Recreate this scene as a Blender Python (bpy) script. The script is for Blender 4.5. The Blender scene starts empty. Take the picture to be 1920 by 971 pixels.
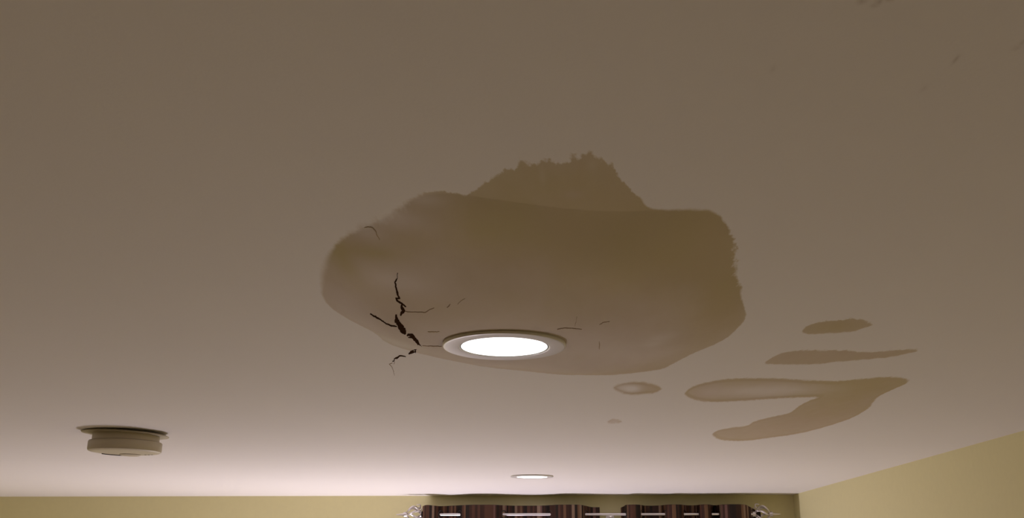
import bpy, bmesh, math, random
import numpy as np
from mathutils import Vector, Matrix

random.seed(7)
SC = bpy.context.scene
C = SC.collection

# ------------------------------------------------------------------ camera
F = 1900.0                                  # focal length in pixels of a 1920 px wide frame
PITCH, YAW = math.radians(16.41), math.radians(3.49)
CAM = Vector((0.0, 0.0, 2.15))
CEIL = 2.40
cd = bpy.data.cameras.new('camera'); cam = bpy.data.objects.new('camera', cd); C.objects.link(cam)
cd.sensor_fit = 'HORIZONTAL'; cd.sensor_width = 36.0; cd.lens = F / 1920 * 36.0
cd.clip_start = 0.02; cd.clip_end = 50
cam.location = CAM
cam.rotation_euler = (Matrix.Rotation(YAW, 3, 'Z') @ Matrix.Rotation(math.pi / 2 + PITCH, 3, 'X') @ Matrix.Rotation(0.0013, 3, 'Z')).to_euler()
SC.camera = cam

# ------------------------------------------------------------------ light and exposure
W = bpy.data.worlds.new('world'); SC.world = W; W.use_nodes = True
W.node_tree.nodes['Background'].inputs[0].default_value = (0.9, 0.8, 0.7, 1)
W.node_tree.nodes['Background'].inputs[1].default_value = 0.0
SC.view_settings.view_transform = 'Standard'; SC.view_settings.look = 'None'
SC.view_settings.gamma = 1.0; SC.view_settings.use_curve_mapping = False
SC.view_settings.exposure = 0.0
LAMP_COLOR = (1.0, 0.915, 0.93)
NEAR_POWER, FAR_POWER, SIDE_POWER, UPLIGHT_POWER = 13.5, 8.0, 12.0, 27.0
UPLIGHT_COLOR = (0.95, 0.86, 0.98)
SC.cycles.max_bounces = 8; SC.cycles.diffuse_bounces = 6

BACK_Y, RIGHT_X, LEFT_X, FRONT_Y = 4.36, 0.92, -3.25, -2.0

# ------------------------------------------------------------------ helpers
RM = cam.rotation_euler.to_matrix()
def ray(px, py):
    return (RM @ Vector(((px - 960) / F, (485.5 - py) / F, -1.0))).normalized()
def on_z(px, py, z=CEIL):
    d = ray(px, py); t = (z - CAM.z) / d.z
    return CAM + d * t
def on_y(px, py, y):
    d = ray(px, py); t = (y - CAM.y) / d.y
    return CAM + d * t

def mat(name, col, rough=0.6, metal=0.0, **k):
    m = bpy.data.materials.new(name); m.use_nodes = True
    b = m.node_tree.nodes['Principled BSDF']
    b.inputs['Base Color'].default_value = (*col, 1)
    b.inputs['Roughness'].default_value = rough
    b.inputs['Metallic'].default_value = metal
    if 'spec' in k: b.inputs['Specular IOR Level'].default_value = k['spec']
    if 'noise' in k:                         # slight procedural mottling
        nt = m.node_tree; sc, amt = k['noise']
        tc = nt.nodes.new('ShaderNodeTexCoord'); n = nt.nodes.new('ShaderNodeTexNoise')
        n.inputs['Scale'].default_value = sc; n.inputs['Detail'].default_value = 5
        nt.links.new(tc.outputs['Object'], n.inputs['Vector'])
        mx = nt.nodes.new('ShaderNodeMix'); mx.data_type = 'RGBA'
        mx.inputs[6].default_value = (*[c * (1 - amt) for c in col], 1)
        mx.inputs[7].default_value = (*[min(1, c * (1 + amt)) for c in col], 1)
        nt.links.new(n.outputs[0], mx.inputs[0]); nt.links.new(mx.outputs[2], b.inputs['Base Color'])
        bp = nt.nodes.new('ShaderNodeBump'); bp.inputs['Strength'].default_value = k.get('bump', 0.05)
        bp.inputs['Distance'].default_value = 0.002
        nt.links.new(n.outputs[0], bp.inputs['Height']); nt.links.new(bp.outputs[0], b.inputs['Normal'])
    return m

def link(name, me, m=None, parent=None, smooth=False):
    o = bpy.data.objects.new(name, me); C.objects.link(o)
    if m is not None: me.materials.append(m)
    if parent is not None: o.parent = parent
    if smooth: me.polygons.foreach_set('use_smooth', [True] * len(me.polygons))
    return o
def from_bm(name, bm, m, parent=None, smooth=False):
    bmesh.ops.recalc_face_normals(bm, faces=bm.faces)
    if smooth:
        for e in bm.edges:
            if len(e.link_faces) == 2 and e.calc_face_angle(0) > math.radians(38): e.smooth = False
    me = bpy.data.meshes.new(name); bm.to_mesh(me); bm.free()
    return link(name, me, m, parent, smooth)
def empty(name, loc, label, cat, group=None):
    o = bpy.data.objects.new(name, None); C.objects.link(o); o.location = loc
    o['label'] = label; o['category'] = cat
    if group: o['group'] = group
    return o
def box(bm, x0, x1, y0, y1, z0, z1):
    r = bmesh.ops.create_cube(bm, size=1)
    bmesh.ops.scale(bm, vec=(x1 - x0, y1 - y0, z1 - z0), verts=r['verts'])
    bmesh.ops.translate(bm, vec=((x0 + x1) / 2, (y0 + y1) / 2, (z0 + z1) / 2), verts=r['verts'])
def lathe(bm, prof, seg=96, cx=0, cy=0):
    """prof: list of (r, z); closed when first == last. r==0 gives a pole."""
    rings = []
    for r, z in prof:
        if r < 1e-6: rings.append([bm.verts.new((cx, cy, z))])
        else: rings.append([bm.verts.new((cx + r * math.cos(2 * math.pi * i / seg), cy + r * math.sin(2 * math.pi * i / seg), z)) for i in range(seg)])
    for a, b in zip(rings, rings[1:]):
        for i in range(seg):
            j = (i + 1) % seg
            if len(a) == 1 and len(b) == 1: continue
            if len(a) == 1: bm.faces.new((a[0], b[i], b[j]))
            elif len(b) == 1: bm.faces.new((a[i], b[0], a[j]))
            else: bm.faces.new((a[i], b[i], b[j], a[j]))
def tube(bm, pts, rad, seg=10, cap=True):
    pts = [Vector(p) for p in pts]; n = len(pts); rings = []
    rr = rad if isinstance(rad, (list, tuple)) else [rad] * n
    up = Vector((0, 0, 1))
    for i, p in enumerate(pts):
        t = (pts[min(i + 1, n - 1)] - pts[max(i - 1, 0)]).normalized()
        if abs(t.dot(up)) > 0.95: up = Vector((0, 1, 0)) if abs(t.y) < 0.9 else Vector((1, 0, 0))
        a = t.cross(up).normalized(); b = t.cross(a).normalized(); up = -b if b.dot(up) < 0 else b
        rings.append([bm.verts.new(p + (a * math.cos(2 * math.pi * k / seg) + b * math.sin(2 * math.pi * k / seg)) * rr[i]) for k in range(seg)])
    for r0, r1 in zip(rings, rings[1:]):
        for k in range(seg): bm.faces.new((r0[k], r0[(k + 1) % seg], r1[(k + 1) % seg], r1[k]))
    if cap:
        bm.faces.new(rings[0]); bm.faces.new(rings[-1])

# ------------------------------------------------------------------ room shell
wall_m = mat('olive_wall_paint', (0.73, 0.675, 0.385), 0.7, noise=(60, 0.03), bump=0.08, spec=0.2)
floor_m = mat('brown_floor', (0.12, 0.08, 0.05), 0.5, noise=(6, 0.15))
def structure(o): o['kind'] = 'structure'; return o
def wall(name, *b):
    bm = bmesh.new(); box(bm, *b); return structure(from_bm(name, bm, wall_m))
T = 0.1
wall('wall_back', LEFT_X - T, RIGHT_X + T + .05, BACK_Y, BACK_Y + T, 0, CEIL + 0.04)
bm = bmesh.new(); box(bm, RIGHT_X, RIGHT_X + T, FRONT_Y, BACK_Y, 0, CEIL + 0.04)
for v in bm.verts: v.co.x -= 0.0077 * (v.co.y - 1.8)      # the wall closes in slightly towards the window
structure(from_bm('wall_right', bm, wall_m))
wall('wall_left', LEFT_X - T, LEFT_X, FRONT_Y, BACK_Y, 0, CEIL + 0.04)
wall('wall_front', LEFT_X - T, RIGHT_X + T + .05, FRONT_Y - T, FRONT_Y, 0, CEIL + 0.04)
bm = bmesh.new(); box(bm, LEFT_X - T, RIGHT_X + T + .05, FRONT_Y - T, BACK_Y + T, -0.1, 0)
structure(from_bm('floor', bm, floor_m))

# ------------------------------------------------------------------ the water-damaged ceiling
SAG = 0.020
LAMP = on_z(945.5, 650, CEIL - SAG - 0.004); LAMP_XY = (LAMP.x, LAMP.y)
back_edge = [(1325, 394), (1345, 402), (1360, 418), (1370, 435), (1376, 455), (1380, 480), (1378, 510), (1388, 535), (1390, 560),
    (1397, 580), (1396, 598), (1380, 618), (1360, 635), (1330, 650), (1300, 662), (1265, 680), (1245, 690), (1220, 695),
    (1180, 700), (1140, 703), (1100, 703), (1050, 702), (1000, 697), (950, 692), (900, 686), (850, 676), (820, 670),
    (790, 663), (760, 655), (725, 642), (700, 622), (660, 602), (625, 580), (605, 555), (604, 520), (612, 490), (625, 465),
    (645, 445), (675, 428), (710, 415), (740, 398), (765, 380), (790, 364), (820, 358), (850, 362), (870, 366)]
lobe = [(880, 364), (895, 352), (915, 338), (935, 325), (960, 318), (975, 306), (985, 303), (1000, 308), (1020, 302), (1032, 300),
    (1050, 306), (1068, 303), (1072, 291), (1085, 296), (1095, 290), (1110, 288), (1120, 296), (1135, 302), (1150, 310),
    (1153, 322), (1165, 335), (1175, 350), (1190, 362), (1202, 372), (1212, 386), (1225, 391), (1250, 393), (1290, 393)]
crease = [(880, 366), (940, 375), (1000, 384), (1060, 391), (1120, 396), (1165, 397), (1210, 395), (1260, 394)]
def flat(poly): return np.array([on_z(*p)[:2] for p in poly])
def rounded(poly):
    """closed Catmull-Rom curve through the outline points"""
    q = np.array(poly, float); out = []
    for i in range(len(q)):
        a, b, c, d = q[i - 1], q[i], q[(i + 1) % len(q)], q[(i + 2) % len(q)]
        for t in (0, .25, .5, .75):
            out.append(0.5 * (2 * b + (c - a) * t + (2 * a - 5 * b + 4 * c - d) * t * t + (3 * b - a - 3 * c + d) * t ** 3))
    return np.array(out)
BULGE = flat(back_edge + crease)

def radii(poly, c, n=720):
    th = np.arange(n) * 2 * np.pi / n; out = np.zeros(n)
    d = np.stack([np.cos(th), np.sin(th)], 1)
    for a, b in zip(poly, np.roll(poly, -1, 0)):
        e = b - a; w = a - c
        den = d[:, 0] * e[1] - d[:, 1] * e[0]
        den = np.where(np.abs(den) < 1e-12, 1e-12, den)
        t = (w[0] * e[1] - w[1] * e[0]) / den
        s = (w[0] * d[:, 1] - w[1] * d[:, 0]) / den
        ok = (t > 0) & (s >= 0) & (s <= 1)
        out = np.where(ok & (t > out), t, out)
    return out
R_TH = radii(BULGE, np.array(LAMP_XY))
k = np.exp(-0.5 * (np.arange(-8, 9) / 3.0) ** 2); k /= k.sum()
R_TH = np.convolve(np.concatenate([R_TH[-8:], R_TH, R_TH[:8]]), k, 'valid')
R0 = 0.072
def sag(x, y):
    """how far the soaked plasterboard hangs below the flat ceiling"""
    x = np.asarray(x, float); y = np.asarray(y, float)
    dx = x - LAMP_XY[0]; dy = y - LAMP_XY[1]; r = np.hypot(dx, dy)
    th = (np.arctan2(dy, dx) % (2 * np.pi)) / (2 * np.pi) * 720
    R = np.interp(th, np.arange(721), np.append(R_TH, R_TH[0]))
    t = np.clip(1 - (r - R0) / np.maximum(R - R0, 0.02), 0, 1)
    s = SAG * (1 - (1 - t) ** 1.9)
    # gentle lumps where the board buckles
    s = s + 0.0022 * t * (1 - t) * 4 * np.sin(x * 31 + 1.0) * np.sin(y * 23 + 2.0)
    return s
def on_ceiling(px, py, off=0.0):
    d = ray(px, py); z = CEIL
    for _ in range(14):
        t = (z - CAM.z) / d.z; p = CAM + d * t
        z = 0.5 * z + 0.5 * (CEIL - float(sag(p.x, p.y)) - off)
    return p

def seg_dist(P, poly, KY):
    """signed distance (inside > 0) in a metric that shortens depth by KY"""
    S = np.array([1.0, KY]); Q = P * S; V = poly * S
    best = np.full(len(P), 1e9); inside = np.zeros(len(P), bool)
    for a, b in zip(V, np.roll(V, -1, 0)):
        e = b - a; w = Q - a
        t = np.clip((w @ e) / max(e @ e, 1e-12), 0, 1)
        best = np.minimum(best, np.hypot(*(w - t[:, None] * e).T))
        c = (a[1] > Q[:, 1]) != (b[1] > Q[:, 1])
        xi = a[0] + (Q[:, 1] - a[1]) * e[0] / (e[1] if abs(e[1]) > 1e-12 else 1e-12)
        inside ^= c & (Q[:, 0] < xi)
    return np.where(inside, best, -best)

STAINS = [
 dict(poly=lobe + back_edge, label='large olive-brown water stain on the sagging plaster around the near downlight'),
 dict(poly=[(1504, 622), (1512, 612), (1535, 604), (1560, 601), (1590, 598), (1615, 599), (1628, 604), (1637, 609), (1622, 614), (1600, 621), (1565, 624), (1530, 626), (1515, 626)],
      label='small fuzzy oval brown stain, farthest from the back wall'),
 dict(poly=[(1434, 681), (1448, 670), (1470, 661), (1500, 657), (1530, 657), (1580, 657), (1625, 660), (1670, 657), (1710, 655), (1720, 658), (1700, 663), (1670, 669), (1620, 674), (1570, 678), (1535, 682), (1490, 683), (1455, 683)],
      label='long thin pointed brown stain streak'),
 dict(poly=[(1284, 739), (1295, 727), (1320, 718), (1360, 711), (1410, 709), (1470, 710), (1520, 713), (1570, 714), (1620, 710), (1660, 707), (1690, 708), (1702, 714), (1695, 721), (1670, 732), (1645, 745), (1628, 765), (1600, 782), (1570, 793), (1530, 805), (1490, 814), (1440, 821), (1400, 826), (1365, 826), (1345, 822), (1336, 813), (1350, 806), (1370, 802), (1400, 798), (1415, 790), (1450, 781), (1480, 774), (1500, 760), (1520, 750), (1534, 745), (1500, 745), (1440, 748), (1380, 752), (1330, 753), (1300, 748)],
      label='forked brown stain with two long fingers pointing left'),
 dict(poly=[(1150, 727), (1165, 719), (1190, 716), (1215, 718), (1232, 723), (1240, 729), (1228, 736), (1210, 738), (1185, 740), (1165, 736)],
      label='small pale ring stain with a darker right end'),
 dict(poly=[(1139, 791), (1146, 786), (1156, 786), (1166, 790), (1158, 793), (1145, 793)], label='tiny grey-brown water spot'),
]
# dirt marks near the camera: centre, half sizes, strength
SMUDGES = [(1616, 3, 9, 6, .30), (1648, 3, 6, 7, .42), (1640, 10, 8, 6, .25), (1668, -1, 8, 5, .3), (1793, 111, 4, 9, .33), (1450, 128, 6, 9, .12), (1906, 90, 9, 6, .16), (1917, 80, 5, 8, .2), (1732, 166, 6, 8, .12)]
# tone inside the stains: centre px, half sizes, olive change, strength change
TONES = [
 (1010, 340, 170, 60, .30, .04), (1200, 450, 240, 100, .42, .20), (1360, 560, 60, 100, .32, .16), (930, 420, 110, 50, .42, .16), (1320, 430, 70, 60, .1, .08),
 (640, 480, 34, 50, .55, .12), (705, 462, 60, 14, .50, .10), (770, 440, 50, 22, .20, .06), (735, 405, 62, 22, -.40, -.36), (688, 432, 36, 14, -.35, -.28), (790, 372, 50, 12, -.25, -.30),
 (745, 505, 90, 26, -.30, -.24), (640, 560, 60, 40, -.40, -.22), (690, 595, 60, 25, -.3, -.16), (830, 545, 80, 32, -.05, .10), (740, 560, 50, 40, -.05, .04), (1010, 640, 270, 60, -.45, -.22), (880, 600, 100, 26, -.35, -.10),
 (1000, 510, 34, 60, -.22, -.04), (1130, 590, 90, 28, -.25, -.02), (1200, 640, 110, 45, -.25, -.10), (1100, 695, 200, 14, .0, .10), (735, 632, 60, 20, .35, -.40), (1237, 612, 26, 7, -.2, -.20), (1222, 622, 22, 5, -.2, -.16),
 (1110, 310, 12, 12, .1, -.14), (1017, 330, 6, 20, .0, -.12), (1075, 365, 20, 10, -.2, -.05),
 (1560, 612, 60, 16, .35, .06), (1440, 732, 110, 12, -.15, -.52), (1330, 735, 26, 14, -.30, -.05), (1610, 722, 95, 26, .40, .12), (1450, 798, 130, 30, -.25, .04), (1560, 768, 80, 34, .15, .10),
 (1560, 668, 150, 14, -.1, .02), (1186, 729, 17, 7, -.3, -.80), (1166, 726, 20, 9, -.3, -.40), (1222, 728, 20, 9, -.1, .05), (1152, 790, 14, 5, -.4, -.3)]

def axis(a, b, d0, d1, step):
    inner = list(np.arange(d0, d1, step))
    return np.unique(np.round(np.concatenate([np.linspace(a, d0, 14, endpoint=False), inner, np.linspace(d1, b, 22)]), 6))
xs = axis(LEFT_X, RIGHT_X + 0.05, -0.34, 0.55, 0.0017)
ys = [0.36]
while ys[-1] < 2.35: ys.append(ys[-1] + 0.0028 * ys[-1])
ys = np.unique(np.concatenate([np.linspace(FRONT_Y, 0.36, 14, endpoint=False), ys, np.linspace(2.36, BACK_Y, 20)]))
nx, ny = len(xs), len(ys)
X, Y = np.meshgrid(xs, ys); P = np.stack([X.ravel(), Y.ravel()], 1)
Zs = sag(P[:, 0], P[:, 1])
e = 0.0015
gx = (sag(P[:, 0] + e, P[:, 1]) - sag(P[:, 0] - e, P[:, 1])) / (2 * e)
gy = (sag(P[:, 0], P[:, 1] + e) - sag(P[:, 0], P[:, 1] - e)) / (2 * e)
NRM = np.stack([-gx, -gy, -np.ones(len(P))], 1); NRM /= np.linalg.norm(NRM, axis=1)[:, None]
Yc = np.maximum(P[:, 1], 0.3)
unit = 1981.0 / Yc                           # millimetre-scale unit at each depth
sd = np.full(len(P), -60.0); region = np.full(len(P), -1)
near = (P[:, 1] > 0.3) & (P[:, 1] < 2.4) & (P[:, 0] > -0.4) & (P[:, 0] < 0.6)
for i, s in enumerate(STAINS):
    poly = rounded(flat(s['poly'])); cy = poly[:, 1].mean()
    s_ = np.full(len(P), -60.0)
    s_[near] = seg_dist(P[near], poly, 0.25 / cy) * unit[near]
    region[(s_ > -9) & (s_ > sd)] = i
    sd = np.maximum(sd, s_)
def blob(px, py, rx, ry):
    c = on_z(px, py); y = c.y
    a = rx * y / 1981.0; b = ry * y * y / (1981.0 * 0.25)
    return np.exp(-(((P[:, 0] - c.x) / a) ** 2 + ((P[:, 1] - c.y) / b) ** 2))
olive = np.full(len(P), 0.45); strength = np.full(len(P), 0.88)
for px, py, rx, ry, do, ds in TONES:
    g = blob(px, py, rx, ry); olive += do * g; strength += ds * g
# watermark rims of the small stains dry darker
rim = np.exp(-((sd - 2.5) / 2.2) ** 2) * (region >= 3) * (region <= 4)
strength = np.clip(strength + 0.30 * rim, 0.05, 1.1); olive = np.clip(olive, 0, 1)
rough = 0.22 + 1.25 * np.clip(blob(1040, 310, 210, 60) + blob(1385, 480, 50, 110) * 1.0 + blob(700, 400, 150, 50) * .7 + 0.5 * blob(1600, 590, 150, 14) + .3 * blob(1600, 650, 150, 10), 0, 1)
soft = 1.8 + 4.5 * np.clip(blob(1395, 480, 45, 120) + 0.5 * blob(1040, 300, 200, 40) + .5 * blob(1300, 390, 90, 18), 0, 1) + 8.0 * np.clip(blob(700, 410, 140, 40) + 0.8 * blob(605, 500, 60, 70), 0, 1) + 1.5 * blob(1190, 728, 70, 25)
smudge = np.zeros(len(P))
for px, py, rx, ry, v in SMUDGES: smudge = np.maximum(smudge, v * blob(px, py, rx, ry))
A1 = np.stack([sd / 60 + 1, olive, strength / 1.2, smudge], 1)
A2 = np.stack([rough, soft / 10, np.zeros(len(P)), np.ones(len(P))], 1)

# material: dry paint, stain colours, wandering stain edge
cm = bpy.data.materials.new('ceiling_paint'); cm.use_nodes = True
nt = cm.node_tree; bs = nt.nodes['Principled BSDF']; L = nt.links.new
bs.inputs['Roughness'].default_value = 0.75; bs.inputs['Specular IOR Level'].default_value = 0.15
def N(t, **k):
    n = nt.nodes.new(t)
    for a, v in k.items(): setattr(n, a, v)
    return n
def M(op, a, b=None, c=None):
    n = N('ShaderNodeMath', operation=op)
    for i, v in enumerate((a, b, c)):
        if v is None: continue
        if isinstance(v, (int, float)): n.inputs[i].default_value = v
        else: L(v, n.inputs[i])
    return n.outputs[0]
at1 = N('ShaderNodeAttribute', attribute_name='stain'); at2 = N('ShaderNodeAttribute', attribute_name='edge')
s1 = N('ShaderNodeSeparateColor'); L(at1.outputs['Color'], s1.inputs[0])
s2 = N('ShaderNodeSeparateColor'); L(at2.outputs['Color'], s2.inputs[0])
geo = N('ShaderNodeNewGeometry')
mp = N('ShaderNodeMapping'); mp.inputs['Scale'].default_value = (1, 0.35, 1); L(geo.outputs['Position'], mp.inputs['Vector'])
def noise(scale, detail, vec=None):
    n = N('ShaderNodeTexNoise'); n.inputs['Scale'].default_value = scale; n.inputs['Detail'].default_value = detail
    L(vec if vec is not None else mp.outputs[0], n.inputs['Vector']); return n.outputs[0]
sdv = M('MULTIPLY', M('SUBTRACT', s1.outputs[0], 1.0), 60.0)
nb = M('MULTIPLY', M('SUBTRACT', noise(130, 4), 0.5), 22.0)
nf = M('MULTIPLY', M('SUBTRACT', noise(420, 2), 0.5), 9.0)
wob = M('MULTIPLY', M('ADD', nb, nf), s2.outputs[0])
softv = M('MULTIPLY', s2.outputs[1], 10.0)
sdw = M('ADD', sdv, wob)
mask = N('ShaderNodeMapRange', interpolation_type='SMOOTHSTEP')
L(sdw, mask.inputs[0]); L(M('MULTIPLY', softv, -1.0), mask.inputs[1]); L(softv, mask.inputs[2])
blot = noise(16, 4); blot2 = noise(55, 3)
oli = N('ShaderNodeMath', operation='ADD', use_clamp=True)
L(s1.outputs[1], oli.inputs[0]); L(M('MULTIPLY', M('SUBTRACT', blot, 0.5), 0.55), oli.inputs[1])
st = M('ADD', M('MULTIPLY', s1.outputs[2], 1.2), M('MULTIPLY', M('SUBTRACT', blot2, 0.5), 0.16))
fac = M('MULTIPLY', mask.outputs[0], st)
def RGB(c):
    n = N('ShaderNodeRGB'); n.outputs[0].default_value = (*c, 1); return n.outputs[0]
def mixc(f, a, b, mode='MIX'):
    n = N('ShaderNodeMix', data_type='RGBA', blend_type=mode)
    if isinstance(f, float): n.inputs[0].default_value = f
    else: L(f, n.inputs[0])
    L(a, n.inputs[6]); L(b, n.inputs[7]); return n.outputs[2]
BASE = (0.80, 0.77, 0.74)
dry = mixc(noise(5, 3), RGB([c * 0.985 for c in BASE]), RGB([c * 1.015 for c in BASE]))
stc = mixc(oli.outputs[0], RGB((0.56, 0.455, 0.36)), RGB((0.515, 0.435, 0.225)))
col = mixc(fac, dry, stc)
col = mixc(M('MULTIPLY', at1.outputs['Alpha'], M('ADD', 0.6, M('MULTIPLY', noise(300, 3), 0.8))), col, RGB((0.30, 0.22, 0.15)))
L(col, bs.inputs['Base Color'])
bp = N('ShaderNodeBump'); bp.inputs['Strength'].default_value = 0.12; bp.inputs['Distance'].default_value = 0.001
L(noise(260, 3, geo.outputs['Position']), bp.inputs['Height']); L(bp.outputs[0], bs.inputs['Normal'])

idx = np.arange(nx * ny).reshape(ny, nx)
quads = np.stack([idx[:-1, :-1], idx[1:, :-1], idx[1:, 1:], idx[:-1, 1:]], -1).reshape(-1, 4)   # normals face down
freg = np.where((region[quads] == region[quads[:, :1]]).all(1), region[quads[:, 0]], -1)
def sub(name, sel, parent=None):
    q = quads[sel]; used, inv = np.unique(q, return_inverse=True); inv = inv.reshape(q.shape)
    co = np.stack([P[used, 0], P[used, 1], CEIL - Zs[used]], 1).astype(np.float32)
    me = bpy.data.meshes.new(name)
    me.vertices.add(len(used)); me.vertices.foreach_set('co', co.ravel())
    me.loops.add(q.size); me.loops.foreach_set('vertex_index', inv.ravel().astype(np.int32))
    me.polygons.add(len(q)); me.polygons.foreach_set('loop_start', np.arange(0, q.size, 4, dtype=np.int32))
    me.update(calc_edges=True)
    for nm, A in (('stain', A1), ('edge', A2)):
        at = me.color_attributes.new(nm, 'FLOAT_COLOR', 'POINT'); at.data.foreach_set('color', A[used].astype(np.float32).ravel())
    me.polygons.foreach_set('use_smooth', [True] * len(q))
    me.normals_split_custom_set_from_vertices(NRM[used])
    return link(name, me, cm, parent)
ceiling = structure(sub('ceiling', freg == -1))
patch = None
for i, s in enumerate(STAINS):
    o = sub('water_stain', freg == i, ceiling); o['label'] = s['label']
    if i == 0: patch = o

# cracks in the soaked board: open dark gaps and fine hairlines
gap_m = mat('crack_gap', (0.045, 0.022, 0.012), 0.95, spec=0.0, noise=(200, 0.4))
hair_m = mat('hairline_crack', (0.34, 0.25, 0.17), 0.9, spec=0.0, noise=(200, 0.2))
faint_m = mat('faint_crease', (0.47, 0.375, 0.26), 0.9, spec=0.0, noise=(200, 0.1))
def crack(pts, m, parent, label=None, jit=0.6):
    """pts: (px, py, width) along the gap; laid on the sagging board, with depth"""
    fine = []
    for (x0, y0, w0), (x1, y1, w1) in zip(pts, pts[1:]):
        n = max(1, int(math.hypot(x1 - x0, y1 - y0) / 2.2))
        for k in range(n):
            t = k / n; j = jit if (k or fine) else 0
            fine.append((x0 + (x1 - x0) * t + random.uniform(-j, j), y0 + (y1 - y0) * t + random.uniform(-j, j) * 0.7, (w0 + (w1 - w0) * t) * (1.4 if m is gap_m else 1.0) * random.uniform(0.75, 1.2)))
    fine.append(pts[-1])
    bm = bmesh.new(); prev = None
    for i, (x, y, w) in enumerate(fine):
        a = fine[max(i - 1, 0)]; b = fine[min(i + 1, len(fine) - 1)]
        dx, dy = b[0] - a[0], b[1] - a[1]; l = math.hypot(dx, dy) or 1; ox, oy = -dy / l * w / 2, dx / l * w / 2
        lo = [on_ceiling(x + ox, y + oy, 0.0003), on_ceiling(x - ox, y - oy, 0.0003)]
        hi = [p + Vector((0, 0, 0.003)) for p in lo]
        cur = [bm.verts.new(p) for p in (lo[0], lo[1], hi[1], hi[0])]
        if prev:
            for k in range(4): bm.faces.new((prev[k], prev[(k + 1) % 4], cur[(k + 1) % 4], cur[k]))
        else: bm.faces.new(cur)
        prev = cur
    bm.faces.new(prev)
    o = from_bm('crack', bm, m, parent)
    if label: o['label'] = label
    return o
crack([(745.5, 512, .8), (745, 522, 1.0), (741, 529, 1.8), (742.5, 540, 2.4), (745, 550, 2.4), (749, 560, 2.0), (742, 559, 1.6), (745, 564, 2.4), (753, 569.5, 2.2), (761.5, 575.5, 1.2)], gap_m, patch, 'thin dark crack rising from the wide gap')
crack([(753, 571, 1.6), (753.5, 577, 3.6), (757, 583, 3.4), (753, 587, 4.2), (751, 592, 2.6)], gap_m, patch)
crack([(743, 590, 2.2), (743.5, 600, 5.5), (749, 610, 7.5), (755, 619, 7.8), (760, 627, 3.0)], gap_m, patch, 'widest dark gap of the crack left of the downlight')
crack([(763, 630, 2.0), (766, 628, 3.6), (773, 628, 3.2), (776, 634, 4.6), (781, 640, 4.2), (784, 645, 3.6), (787, 650, 3.4), (792, 652, 1.6)], gap_m, patch, 'broken dark crack running down to the downlight')
crack([(765, 633, 1.0), (770, 632.5, 2.0), (776, 636, 1.0)], gap_m, patch)
crack([(784, 654, .9), (779, 655, 2.0), (776, 659, 4.2), (771, 661, 3.4), (766, 664, 1.6)], gap_m, patch)
crack([(779, 658, 2.6), (779, 662, 1.0)], gap_m, patch)
crack([(761, 669, .8), (756, 667.5, 1.4), (749, 667, 1.7), (744, 671, 2.4), (740, 673, 1.4), (738.5, 677, 1.2), (735.5, 677.5, 1.2)], gap_m, patch, 'thin jagged end of the crack beyond the stain')
crack([(740, 679, .8), (738.5, 683, .7)], hair_m, patch)
crack([(735.5, 680.5, .8), (730, 682.5, 1.0), (734, 687, .8), (737, 694, .7), (739.5, 704, .5)], hair_m, patch)
crack([(694, 588.5, 1.2), (704, 594, 2.1), (715, 600.5, 1.7), (724, 607, 1.6), (734, 611, 2.0), (744, 612.5, 1.6)], gap_m, patch, 'slim dark branch crack pointing left')
crack([(757, 584, 1.4), (770, 585.5, 1.0), (787, 585.5, .9), (797, 586.5, 1.2), (804, 581.5, 1.2), (814, 577.5, .8)], hair_m, patch, 'faint hairline crack')
crack([(838, 577, 1.0), (842, 574, 1.4), (844, 570.5, .8)], hair_m, patch)
crack([(858, 571, .6), (863, 565, .6), (872, 560, .5)], faint_m, patch)
crack([(792, 648, 1.0), (806, 649, 1.4), (828, 649.5, 1.4)], hair_m, patch)
crack([(1045, 618, 1.2), (1052, 616, 1.6), (1062, 615, 1.2), (1078, 616.5, 1.2), (1091, 617.5, .8)], hair_m, patch)
crack([(1078, 612, .8), (1080, 604, .9), (1082, 594, .6)], faint_m, patch)
crack([(1124, 609, .7), (1132, 604.5, .9), (1143, 603, .6)], hair_m, patch)
crack([(1123.5, 641, .9), (1124, 648, 1.6), (1124, 655, .9)], faint_m, patch)
crack([(683, 427.5, 1.0), (690, 425.5, 1.4), (699, 427.5, 1.6), (704, 434, 1.8), (707, 441, 1.4), (712, 450, 1.0)], faint_m, patch)
crack([(802, 622, 1.2), (814, 623, 1.8), (824, 622, 1.0)], faint_m, patch)

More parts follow.
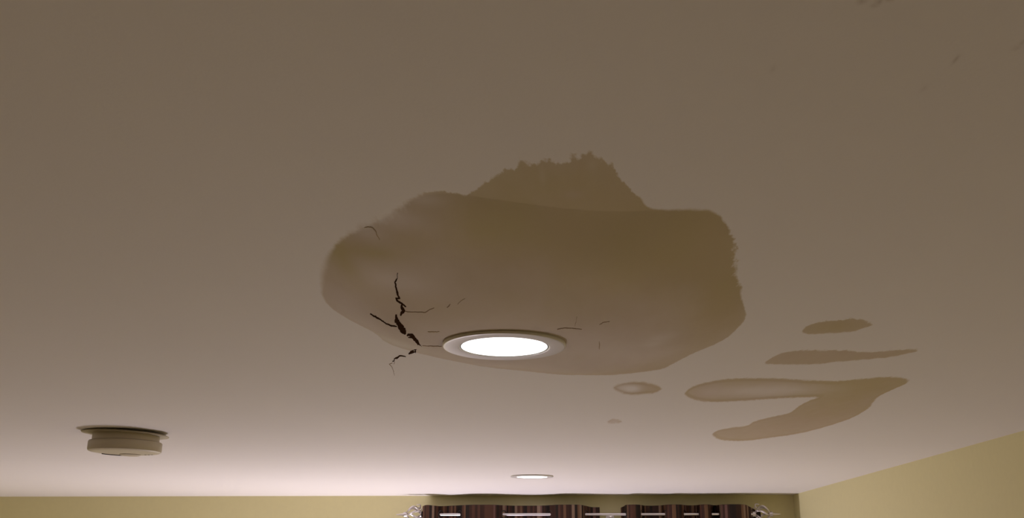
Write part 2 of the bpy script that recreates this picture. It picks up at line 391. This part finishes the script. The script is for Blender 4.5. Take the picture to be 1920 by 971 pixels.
# ------------------------------------------------------------------ downlights
trim_m = mat('satin_trim', (0.74, 0.72, 0.69), 0.35, noise=(40, 0.02), bump=0.0)
gasket_m = mat('lens_gasket', (0.12, 0.11, 0.10), 0.8)
lens_m = bpy.data.materials.new('lit_lens'); lens_m.use_nodes = True
b = lens_m.node_tree.nodes['Principled BSDF']; b.inputs['Base Color'].default_value = (0.9, 0.9, 0.88, 1)
b.inputs['Emission Color'].default_value = (1.0, 0.97, 0.95, 1); b.inputs['Emission Strength'].default_value = 3.0
def downlight(loc, label, power, r, rl, th, tilt=(0, 0, 0)):
    e_ = empty('recessed_downlight', loc, label, 'downlight', 'downlights in the ceiling')
    e_.rotation_euler = tilt
    bm = bmesh.new()                                   # flange: bevelled ring, its origin at the ceiling face
    lathe(bm, [(rl, 0.006), (r * 0.985, 0.006), (r * 0.985, -th * .35), (r, -th * .45), (r, -th * .7), (r * 0.99, -th * .93), (r * 0.975, -th), (r * 0.965, -th * 1.0), (rl * 1.05, -th * 1.0), (rl * 1.03, -th * .97), (rl * 1.015, -th * .85), (rl * 1.01, -th * .7), (rl, 0.006)], 128)
    from_bm('trim_ring', bm, trim_m, e_, True)
    bm = bmesh.new()
    lathe(bm, [(rl * 1.012, -th * .8), (rl * 1.012, -th * .62), (rl * .97, -th * .62), (rl * .97, -th * .8), (rl * 1.012, -th * .8)], 96)
    from_bm('gasket', bm, gasket_m, e_, True)
    bm = bmesh.new()
    lathe(bm, [(0, -th * .62), (rl * .985, -th * .62), (rl * .985, -th * .84), (rl * .9, -th * .92), (rl * .5, -th * 1.0), (0, -th * 1.04)], 96)
    from_bm('lens', bm, lens_m, e_, True)
    ld = bpy.data.lights.new('downlight_beam', 'AREA'); ld.shape = 'DISK'; ld.size = rl * 1.9; ld.energy = power
    ld.color = LAMP_COLOR; ld.spread = math.radians(130)
    lo = bpy.data.objects.new('downlight_beam', ld); C.objects.link(lo); lo.parent = e_; lo.location = (0, 0, -th * 1.04 - 0.001)
    return e_
downlight((LAMP.x, LAMP.y, CEIL - SAG), 'large lit round downlight in the stained sagging plaster', NEAR_POWER, 0.0690, 0.0490, 0.0052, (math.radians(-1.2), 0, 0))
FARL = on_z(997.5, 894, CEIL - 0.003)
downlight((FARL.x, FARL.y, CEIL), 'small distant lit round downlight near the curtains', FAR_POWER, 0.0685, 0.0495, 0.0042)
# two more fittings added on the same grid, unseen, to brighten the ceiling
downlight((FARL.x - 2.1, FARL.y, CEIL), 'added unseen round downlight at far left near the back wall, to brighten the ceiling', SIDE_POWER, 0.0685, 0.0495, 0.0042)
downlight((LAMP.x - 2.1, LAMP.y, CEIL), 'added unseen round downlight at far left beside the smoke alarm, for extra ceiling light', NEAR_POWER * 0.5, 0.0685, 0.0495, 0.0042)

# ------------------------------------------------------------------ smoke alarm
alarm_m = mat('aged_white_plastic', (0.56, 0.50, 0.38), 0.45, noise=(30, 0.03), bump=0.0)
slot_m = mat('dark_slot', (0.03, 0.025, 0.02), 0.9)
AP = on_z(238, 810)
al = empty('smoke_alarm', (AP.x, AP.y, CEIL), 'round off-white smoke alarm fixed to the ceiling at left', 'smoke alarm')
al.rotation_euler = (0, 0, 0)
bm = bmesh.new()
lathe(bm, [(0, 0.001), (0.083, 0.001), (0.087, -0.0008), (0.0865, -0.0022), (0.062, -0.0035), (0, -0.0035)], 96)
pl = from_bm('mounting_plate', bm, mat('grey_plastic', (0.44, 0.39, 0.30), 0.5, noise=(30, 0.03)), al, True); pl.rotation_euler = (0, math.radians(2.4), 0); pl.location = (-0.004, 0.004, -0.0034)
bm = bmesh.new()
lathe(bm, [(0, -0.004), (0.0655, -0.004), (0.0665, -0.007), (0.0665, -0.020), (0.0655, -0.021), (0, -0.021)], 96)
hs = from_bm('base_ring', bm, alarm_m, al, True)
bm = bmesh.new()
lathe(bm, [(0, -0.019), (0.066, -0.019), (0.0715, -0.0205), (0.073, -0.0225), (0.073, -0.037), (0.072, -0.0400), (0.069, -0.0415), (0.060, -0.0428), (0, -0.0432)], 128)
cv = from_bm('cover', bm, alarm_m, al, True)
bm = bmesh.new()
lathe(bm, [(0, -0.0425), (0.021, -0.0425), (0.0215, -0.0440), (0.018, -0.0456), (0.009, -0.0448), (0, -0.0446)], 64)
btn = from_bm('test_button', bm, alarm_m, al, True); btn.location = (-0.002, 0.033, 0)
for k, dx in enumerate((0.029, 0.036, 0.043)):
    bm = bmesh.new(); lathe(bm, [(0, -0.0415), (0.0023, -0.0415), (0.0023, -0.0437), (0, -0.0437)], 16)
    h = from_bm('vent_hole', bm, slot_m, al); h.location = (dx, 0.038, 0)
bm = bmesh.new()                                       # curved sounder slot along the near-left rim
pts = []
for k in range(15):
    a = math.radians(104 + k * 4.3); pts.append((0.0570 * math.cos(a), 0.0570 * math.sin(a), -0.0431))
tube(bm, pts, 0.0013, 8)
from_bm('sounder_slot', bm, slot_m, al, True)
# hang everything but the plate a touch lower on the right
for ch in list(al.children):
    if ch.name.split('.')[0] != 'mounting_plate': ch.rotation_euler = (0, math.radians(0.8), 0)

# ------------------------------------------------------------------ curtain rod
ROD_Y = BACK_Y - 0.10
chrome_m = mat('brushed_metal_rod', (0.86, 0.84, 0.85), 0.28, 1.0, noise=(90, 0.03), bump=0.0)
finial_m = mat('silver_finial', (0.72, 0.68, 0.70), 0.35, 0.85, noise=(90, 0.1), bump=0.0)
rl_, rr_ = on_y(790, 962.5, ROD_Y), on_y(1412, 966, ROD_Y)
rodz = (rl_.z + rr_.z) / 2
rod = empty('curtain_rod', ((rl_.x + rr_.x) / 2, ROD_Y, rodz), 'silver metal curtain rod with leafy finials across the window', 'curtain rod')
ox = rod.location.x
bm = bmesh.new(); tube(bm, [(rl_.x - ox, 0, 0), (rr_.x - ox, 0, 0)], 0.0052, 24); from_bm('pole', bm, chrome_m, rod, True)
def finial(s, x0):
    bm = bmesh.new()
    # collar, openwork leaf cage of bent bars, spike
    tube(bm, [(x0, 0, 0), (x0 + s * .012, 0, 0)], 0.011, 16)
    for a in range(6):
        an = a * math.pi / 3 + 0.3; pts = []
        for k in range(13):
            t = k / 12; r = 0.029 * math.sin(math.pi * t) ** .8 + 0.004
            tw = an + 1.1 * t
            pts.append((x0 + s * (.010 + .060 * t), r * math.cos(tw), r * math.sin(tw)))
        tube(bm, pts, [0.0022 + 0.0022 * math.sin(math.pi * k / 12) for k in range(13)], 8)
        # curled leaf tips standing out from the cage
        b0 = Vector((x0 + s * .018, .022 * math.cos(an + .3), .022 * math.sin(an + .3)))
        tip = []
        for k in range(8):
            t = k / 7; r = .024 + .017 * math.sin(t * 2.0)
            tip.append((x0 + s * (.016 + .012 * t - .010 * math.sin(t * 3)), r * math.cos(an + .3 + .25 * t), r * math.sin(an + .3 + .25 * t)))
        tube(bm, tip, [0.0034 * (1 - .6 * k / 7) for k in range(8)], 8)
    tube(bm, [(x0 + s * .066, 0, 0), (x0 + s * .078, 0, 0), (x0 + s * .086, 0, 0), (x0 + s * .112, 0, 0)], [0.009, 0.011, 0.005, 0.0015], 16)
    return from_bm('finial', bm, finial_m, rod, True)
finial(-1, rl_.x - ox + .008); finial(1, rr_.x - ox - .002)
for x in (rl_.x - ox + 0.03, on_y(1145, 966, ROD_Y).x - ox, rr_.x - ox - 0.02):
    bm = bmesh.new(); tube(bm, [(x, 0.0, -0.008), (x, 0.03, -0.012), (x, 0.098, -0.012)], 0.004, 10)
    tube(bm, [(x, 0.093, -0.012), (x, 0.0995, -0.012)], 0.018, 20)
    from_bm('wall_bracket', bm, chrome_m, rod, True)

# ------------------------------------------------------------------ eyelet curtains
cur_m = bpy.data.materials.new('striped_curtain'); cur_m.use_nodes = True
nt = cur_m.node_tree; L = nt.links.new; bs = nt.nodes['Principled BSDF']; bs.inputs['Roughness'].default_value = 0.55
bs.inputs['Specular IOR Level'].default_value = 0.3
uv = N('ShaderNodeUVMap', uv_map='along'); sx = N('ShaderNodeSeparateXYZ'); L(uv.outputs[0], sx.inputs[0])
def ramp(fac, stops):
    r = N('ShaderNodeValToRGB'); r.color_ramp.interpolation = 'CONSTANT'
    els = r.color_ramp.elements
    els[0].position = stops[0][0]; els[0].color = (*stops[0][1], 1); els[1].position = stops[1][0]; els[1].color = (*stops[1][1], 1)
    for p, c in stops[2:]:
        q = els.new(p); q.color = (*c, 1)
    L(fac, r.inputs[0]); return r.outputs[0]
wn = N('ShaderNodeTexVoronoi', voronoi_dimensions='1D'); wn.inputs['Scale'].default_value = 95.0; L(sx.outputs[0], wn.inputs['W'])
sc_ = N('ShaderNodeSeparateColor'); L(wn.outputs['Color'], sc_.inputs[0])
stripes = ramp(sc_.outputs[0], [(0, (.045, .015, .009)), (.2, (.008, .004, .003)), (.38, (.095, .038, .022)), (.55, (.30, .20, .14)), (.63, (.035, .012, .007)), (.76, (.19, .10, .055)), (.84, (.17, .085, .07)), (.91, (.012, .006, .006))])
w2 = N('ShaderNodeTexNoise', noise_dimensions='1D'); w2.inputs['Scale'].default_value = 600; L(sx.outputs[0], w2.inputs['W'])
stripes = mixc(0.25, stripes, ramp(w2.outputs[0], [(0, (.012, .006, .005)), (.5, (.06, .033, .02)), (.62, (.03, .012, .006))]))
L(stripes, bs.inputs['Base Color'])
eye_m = mat('dark_bronze_eyelet', (0.05, 0.04, 0.035), 0.5, 0.6)
def curtain(ctrl, label, zbot, uoff):
    """ctrl: (px, offset from rod towards the room, extra drop of the hem top)"""
    pts = []
    for px, off, drop in ctrl:
        p = on_y(px, 946, ROD_Y - off); pts.append((p.x, ROD_Y - off, drop))
    # Catmull-Rom through the folds
    fine = []
    Pn = [pts[0]] + pts + [pts[-1]]
    for i in range(1, len(Pn) - 2):
        for k in range(14):
            t = k / 14; r = []
            for d in range(3):
                a, b_, c_, e_ = Pn[i - 1][d], Pn[i][d], Pn[i + 1][d], Pn[i + 2][d]
                r.append(0.5 * (2 * b_ + (c_ - a) * t + (2 * a - 5 * b_ + 4 * c_ - e_) * t * t + (3 * b_ - a - 3 * c_ + e_) * t ** 3))
            fine.append(r)
    fine.append(list(pts[-1]))
    ztop = on_y(1000, 946.5, ROD_Y - 0.02).z
    x0 = fine[0][0]; y0 = ROD_Y
    e_ = empty('eyelet_curtain', (sum(f[0] for f in fine) / len(fine), ROD_Y, zbot), label, 'curtain', 'curtains at the window')
    o = e_.location
    bm = bmesh.new(); lay = bm.loops.layers.uv.new('along'); rows = []
    zs = [ztop, ztop - .003, ztop - .02, ztop - .05, ztop - .10, ztop - .3, ztop - .7, ztop - 1.2, zbot + .02, zbot]
    us = [0]
    for a, b_ in zip(fine, fine[1:]): us.append(us[-1] + math.hypot(b_[0] - a[0], b_[1] - a[1]))
    for z in zs:
        sp = 1.0 + 0.12 * max(0, (ztop - z)) / 2
        row = []
        for i, (x, y, dr) in enumerate(fine):
            zz = z - dr * max(0, 1 - (ztop - z) / .1)
            row.append(bm.verts.new((x - o.x, (ROD_Y + (y - ROD_Y) * (1.0 if ztop - z < .3 else sp)) - o.y, zz - o.z)))
        rows.append(row)
    for r0, r1 in zip(rows, rows[1:]):
        for i in range(len(fine) - 1):
            f = bm.faces.new((r0[i], r1[i], r1[i + 1], r0[i + 1]))
            for lp, u in zip(f.loops, (us[i], us[i], us[i + 1], us[i + 1])): lp[lay].uv = (u + uoff, lp.vert.co.z)
    me = bpy.data.meshes.new('fabric'); bm.to_mesh(me); bm.free()
    fb = link('fabric', me, cur_m, e_, True)
    md = fb.modifiers.new('thickness', 'SOLIDIFY'); md.thickness = 0.0022; md.offset = 0
    # an eyelet at each place where the fabric crosses the rod
    for a, b_ in zip(fine, fine[1:]):
        if (a[1] - ROD_Y) * (b_[1] - ROD_Y) < 0 or a[1] == ROD_Y:
            d = Vector((b_[0] - a[0], b_[1] - a[1], 0)).normalized()
            nrm = Vector((-d.y, d.x, 0)); c = Vector(((a[0] + b_[0]) / 2, ROD_Y, rodz))
            bm = bmesh.new(); ring = []
            S1, S2 = 28, 8
            for i in range(S1):
                t1 = 2 * math.pi * i / S1; rad = d * math.cos(t1) + Vector((0, 0, 1)) * math.sin(t1)
                ring.append([bm.verts.new(c - o + rad * (0.0150 + 0.0025 * math.cos(2 * math.pi * j / S2)) + nrm * 0.0032 * math.sin(2 * math.pi * j / S2)) for j in range(S2)])
            for i in range(S1):
                for j in range(S2): bm.faces.new((ring[i][j], ring[(i + 1) % S1][j], ring[(i + 1) % S1][(j + 1) % S2], ring[i][(j + 1) % S2]))
            from_bm('eyelet', bm, eye_m, e_, True)
    return e_
curtain([(797, -.012, .004), (793, .010, .004), (801, .034, 0), (815, .030, .003), (826, .0, .003), (844, -.036, 0), (862, .0, 0), (878, .036, 0), (903, .046, 0), (928, .036, 0), (944, .0, 0), (962, -.034, 0),
         (988, -.040, 0), (1012, -.034, 0), (1031, .0, 0), (1045, .034, 0), (1065, .042, 0), (1086, .034, 0), (1098, .0, .003), (1110, -.026, .007), (1124, -.034, .007)],
        'striped brown eyelet curtain hanging left of the gap', 0.06, 0.0)
curtain([(1164, -.034, .009), (1170, -.018, .004), (1173, .0, 0), (1178, .030, 0), (1188, .040, 0), (1197, .030, 0), (1202, .0, 0), (1210, -.030, .001), (1224, -.038, .001), (1238, -.030, 0), (1246, .0, 0), (1254, .034, 0), (1264, .042, 0),
         (1275, .034, 0), (1282, .0, 0), (1289, -.030, 0), (1296, -.036, 0), (1303, -.030, 0), (1309, .0, 0), (1315, .032, 0), (1323, .038, 0), (1330, .030, 0), (1334, .0, 0), (1338, -.026, 0), (1342, -.028, 0), (1347, .0, 0),
         (1356, .034, 0), (1376, .046, 0), (1396, .036, .001), (1405, .010, .008), (1414, -.012, .018), (1425, -.016, .024)],
        'striped brown eyelet curtain hanging right of the gap', 0.06, 3.37)

# ------------------------------------------------------------------ unseen furniture added under the window, its white bedding bouncing light upward
BED_X, BED_Y, BED_Z, BED_L, BED_D = -0.55, 3.24, 0.58, 2.4, 0.90
added_bed = empty('added_bed', (BED_X, BED_Y, 0), 'added white bedding, unseen below the curtained window, to bounce light upward', 'added_bed')
sheet_m = mat('added_white_bedding', (0.90, 0.84, 0.90), 0.8, noise=(12, 0.03), bump=0.2)
wood_m = mat('added_bed_wood', (0.12, 0.07, 0.04), 0.5, noise=(20, 0.2))
def soft(name, m, b, r, parent):
    bm = bmesh.new(); box(bm, *b); bmesh.ops.bevel(bm, geom=list(bm.edges), offset=r, segments=5, affect='EDGES', profile=.6)
    return from_bm(name, bm, m, parent, True)
hl, hd = BED_L / 2, BED_D / 2
soft('added_bed_frame', wood_m, (-hl, hl, -hd, hd, BED_Z - .43, BED_Z - .27), .015, added_bed)
for sx_ in (-hl + .06, hl - .06):
    for sy_ in (-hd + .06, hd - .06): soft('added_bed_leg', wood_m, (sx_ - .03, sx_ + .03, sy_ - .03, sy_ + .03, 0, BED_Z - .42), .006, added_bed)
soft('added_mattress', sheet_m, (-hl + .01, hl - .01, -hd + .01, hd - .01, BED_Z - .27, BED_Z - .05), .05, added_bed)
soft('added_duvet', sheet_m, (-hl - .02, hl * .55, -hd - .02, hd - .01, BED_Z - .10, BED_Z), .045, added_bed)

# ------------------------------------------------------------------ uplighter added out of view to brighten the ceiling and cast the curtain shadow
UX, UY, UZ = -0.66, 4.00, 0.62
up = empty('added_uplighter', (UX, UY, 0), 'added unseen uplighter with an open bowl, lighting the ceiling in front of the curtains', 'added_lamp')
bm = bmesh.new(); lathe(bm, [(0, 0), (.11, 0), (.11, .012), (.02, .022), (0, .022)], 48); from_bm('base', bm, trim_m, up, True)
bm = bmesh.new(); tube(bm, [(0, 0, .02), (0, 0, UZ - .075)], .009, 20); from_bm('pole', bm, trim_m, up, True)
bm = bmesh.new(); lathe(bm, [(0, UZ - .08), (.05, UZ - .075), (.09, UZ - .05), (.115, UZ - .008), (.112, UZ - .006), (.086, UZ - .046), (.048, UZ - .070), (0, UZ - .074)], 64)
from_bm('added_bowl', bm, trim_m, up, True)
bm = bmesh.new(); lathe(bm, [(0, UZ - .07), (.018, UZ - .06), (.028, UZ - .04), (.026, UZ - .022), (.012, UZ - .010), (0, UZ - .008)], 32)
from_bm('added_bulb', bm, lens_m, up, True)
ld = bpy.data.lights.new('added_uplight', 'AREA'); ld.shape = 'DISK'; ld.size = 0.10; ld.energy = UPLIGHT_POWER; ld.color = UPLIGHT_COLOR
lo = bpy.data.objects.new('added_uplight', ld); C.objects.link(lo); lo.parent = up; lo.location = (0, 0, UZ); lo.rotation_euler = (math.pi, 0, 0)
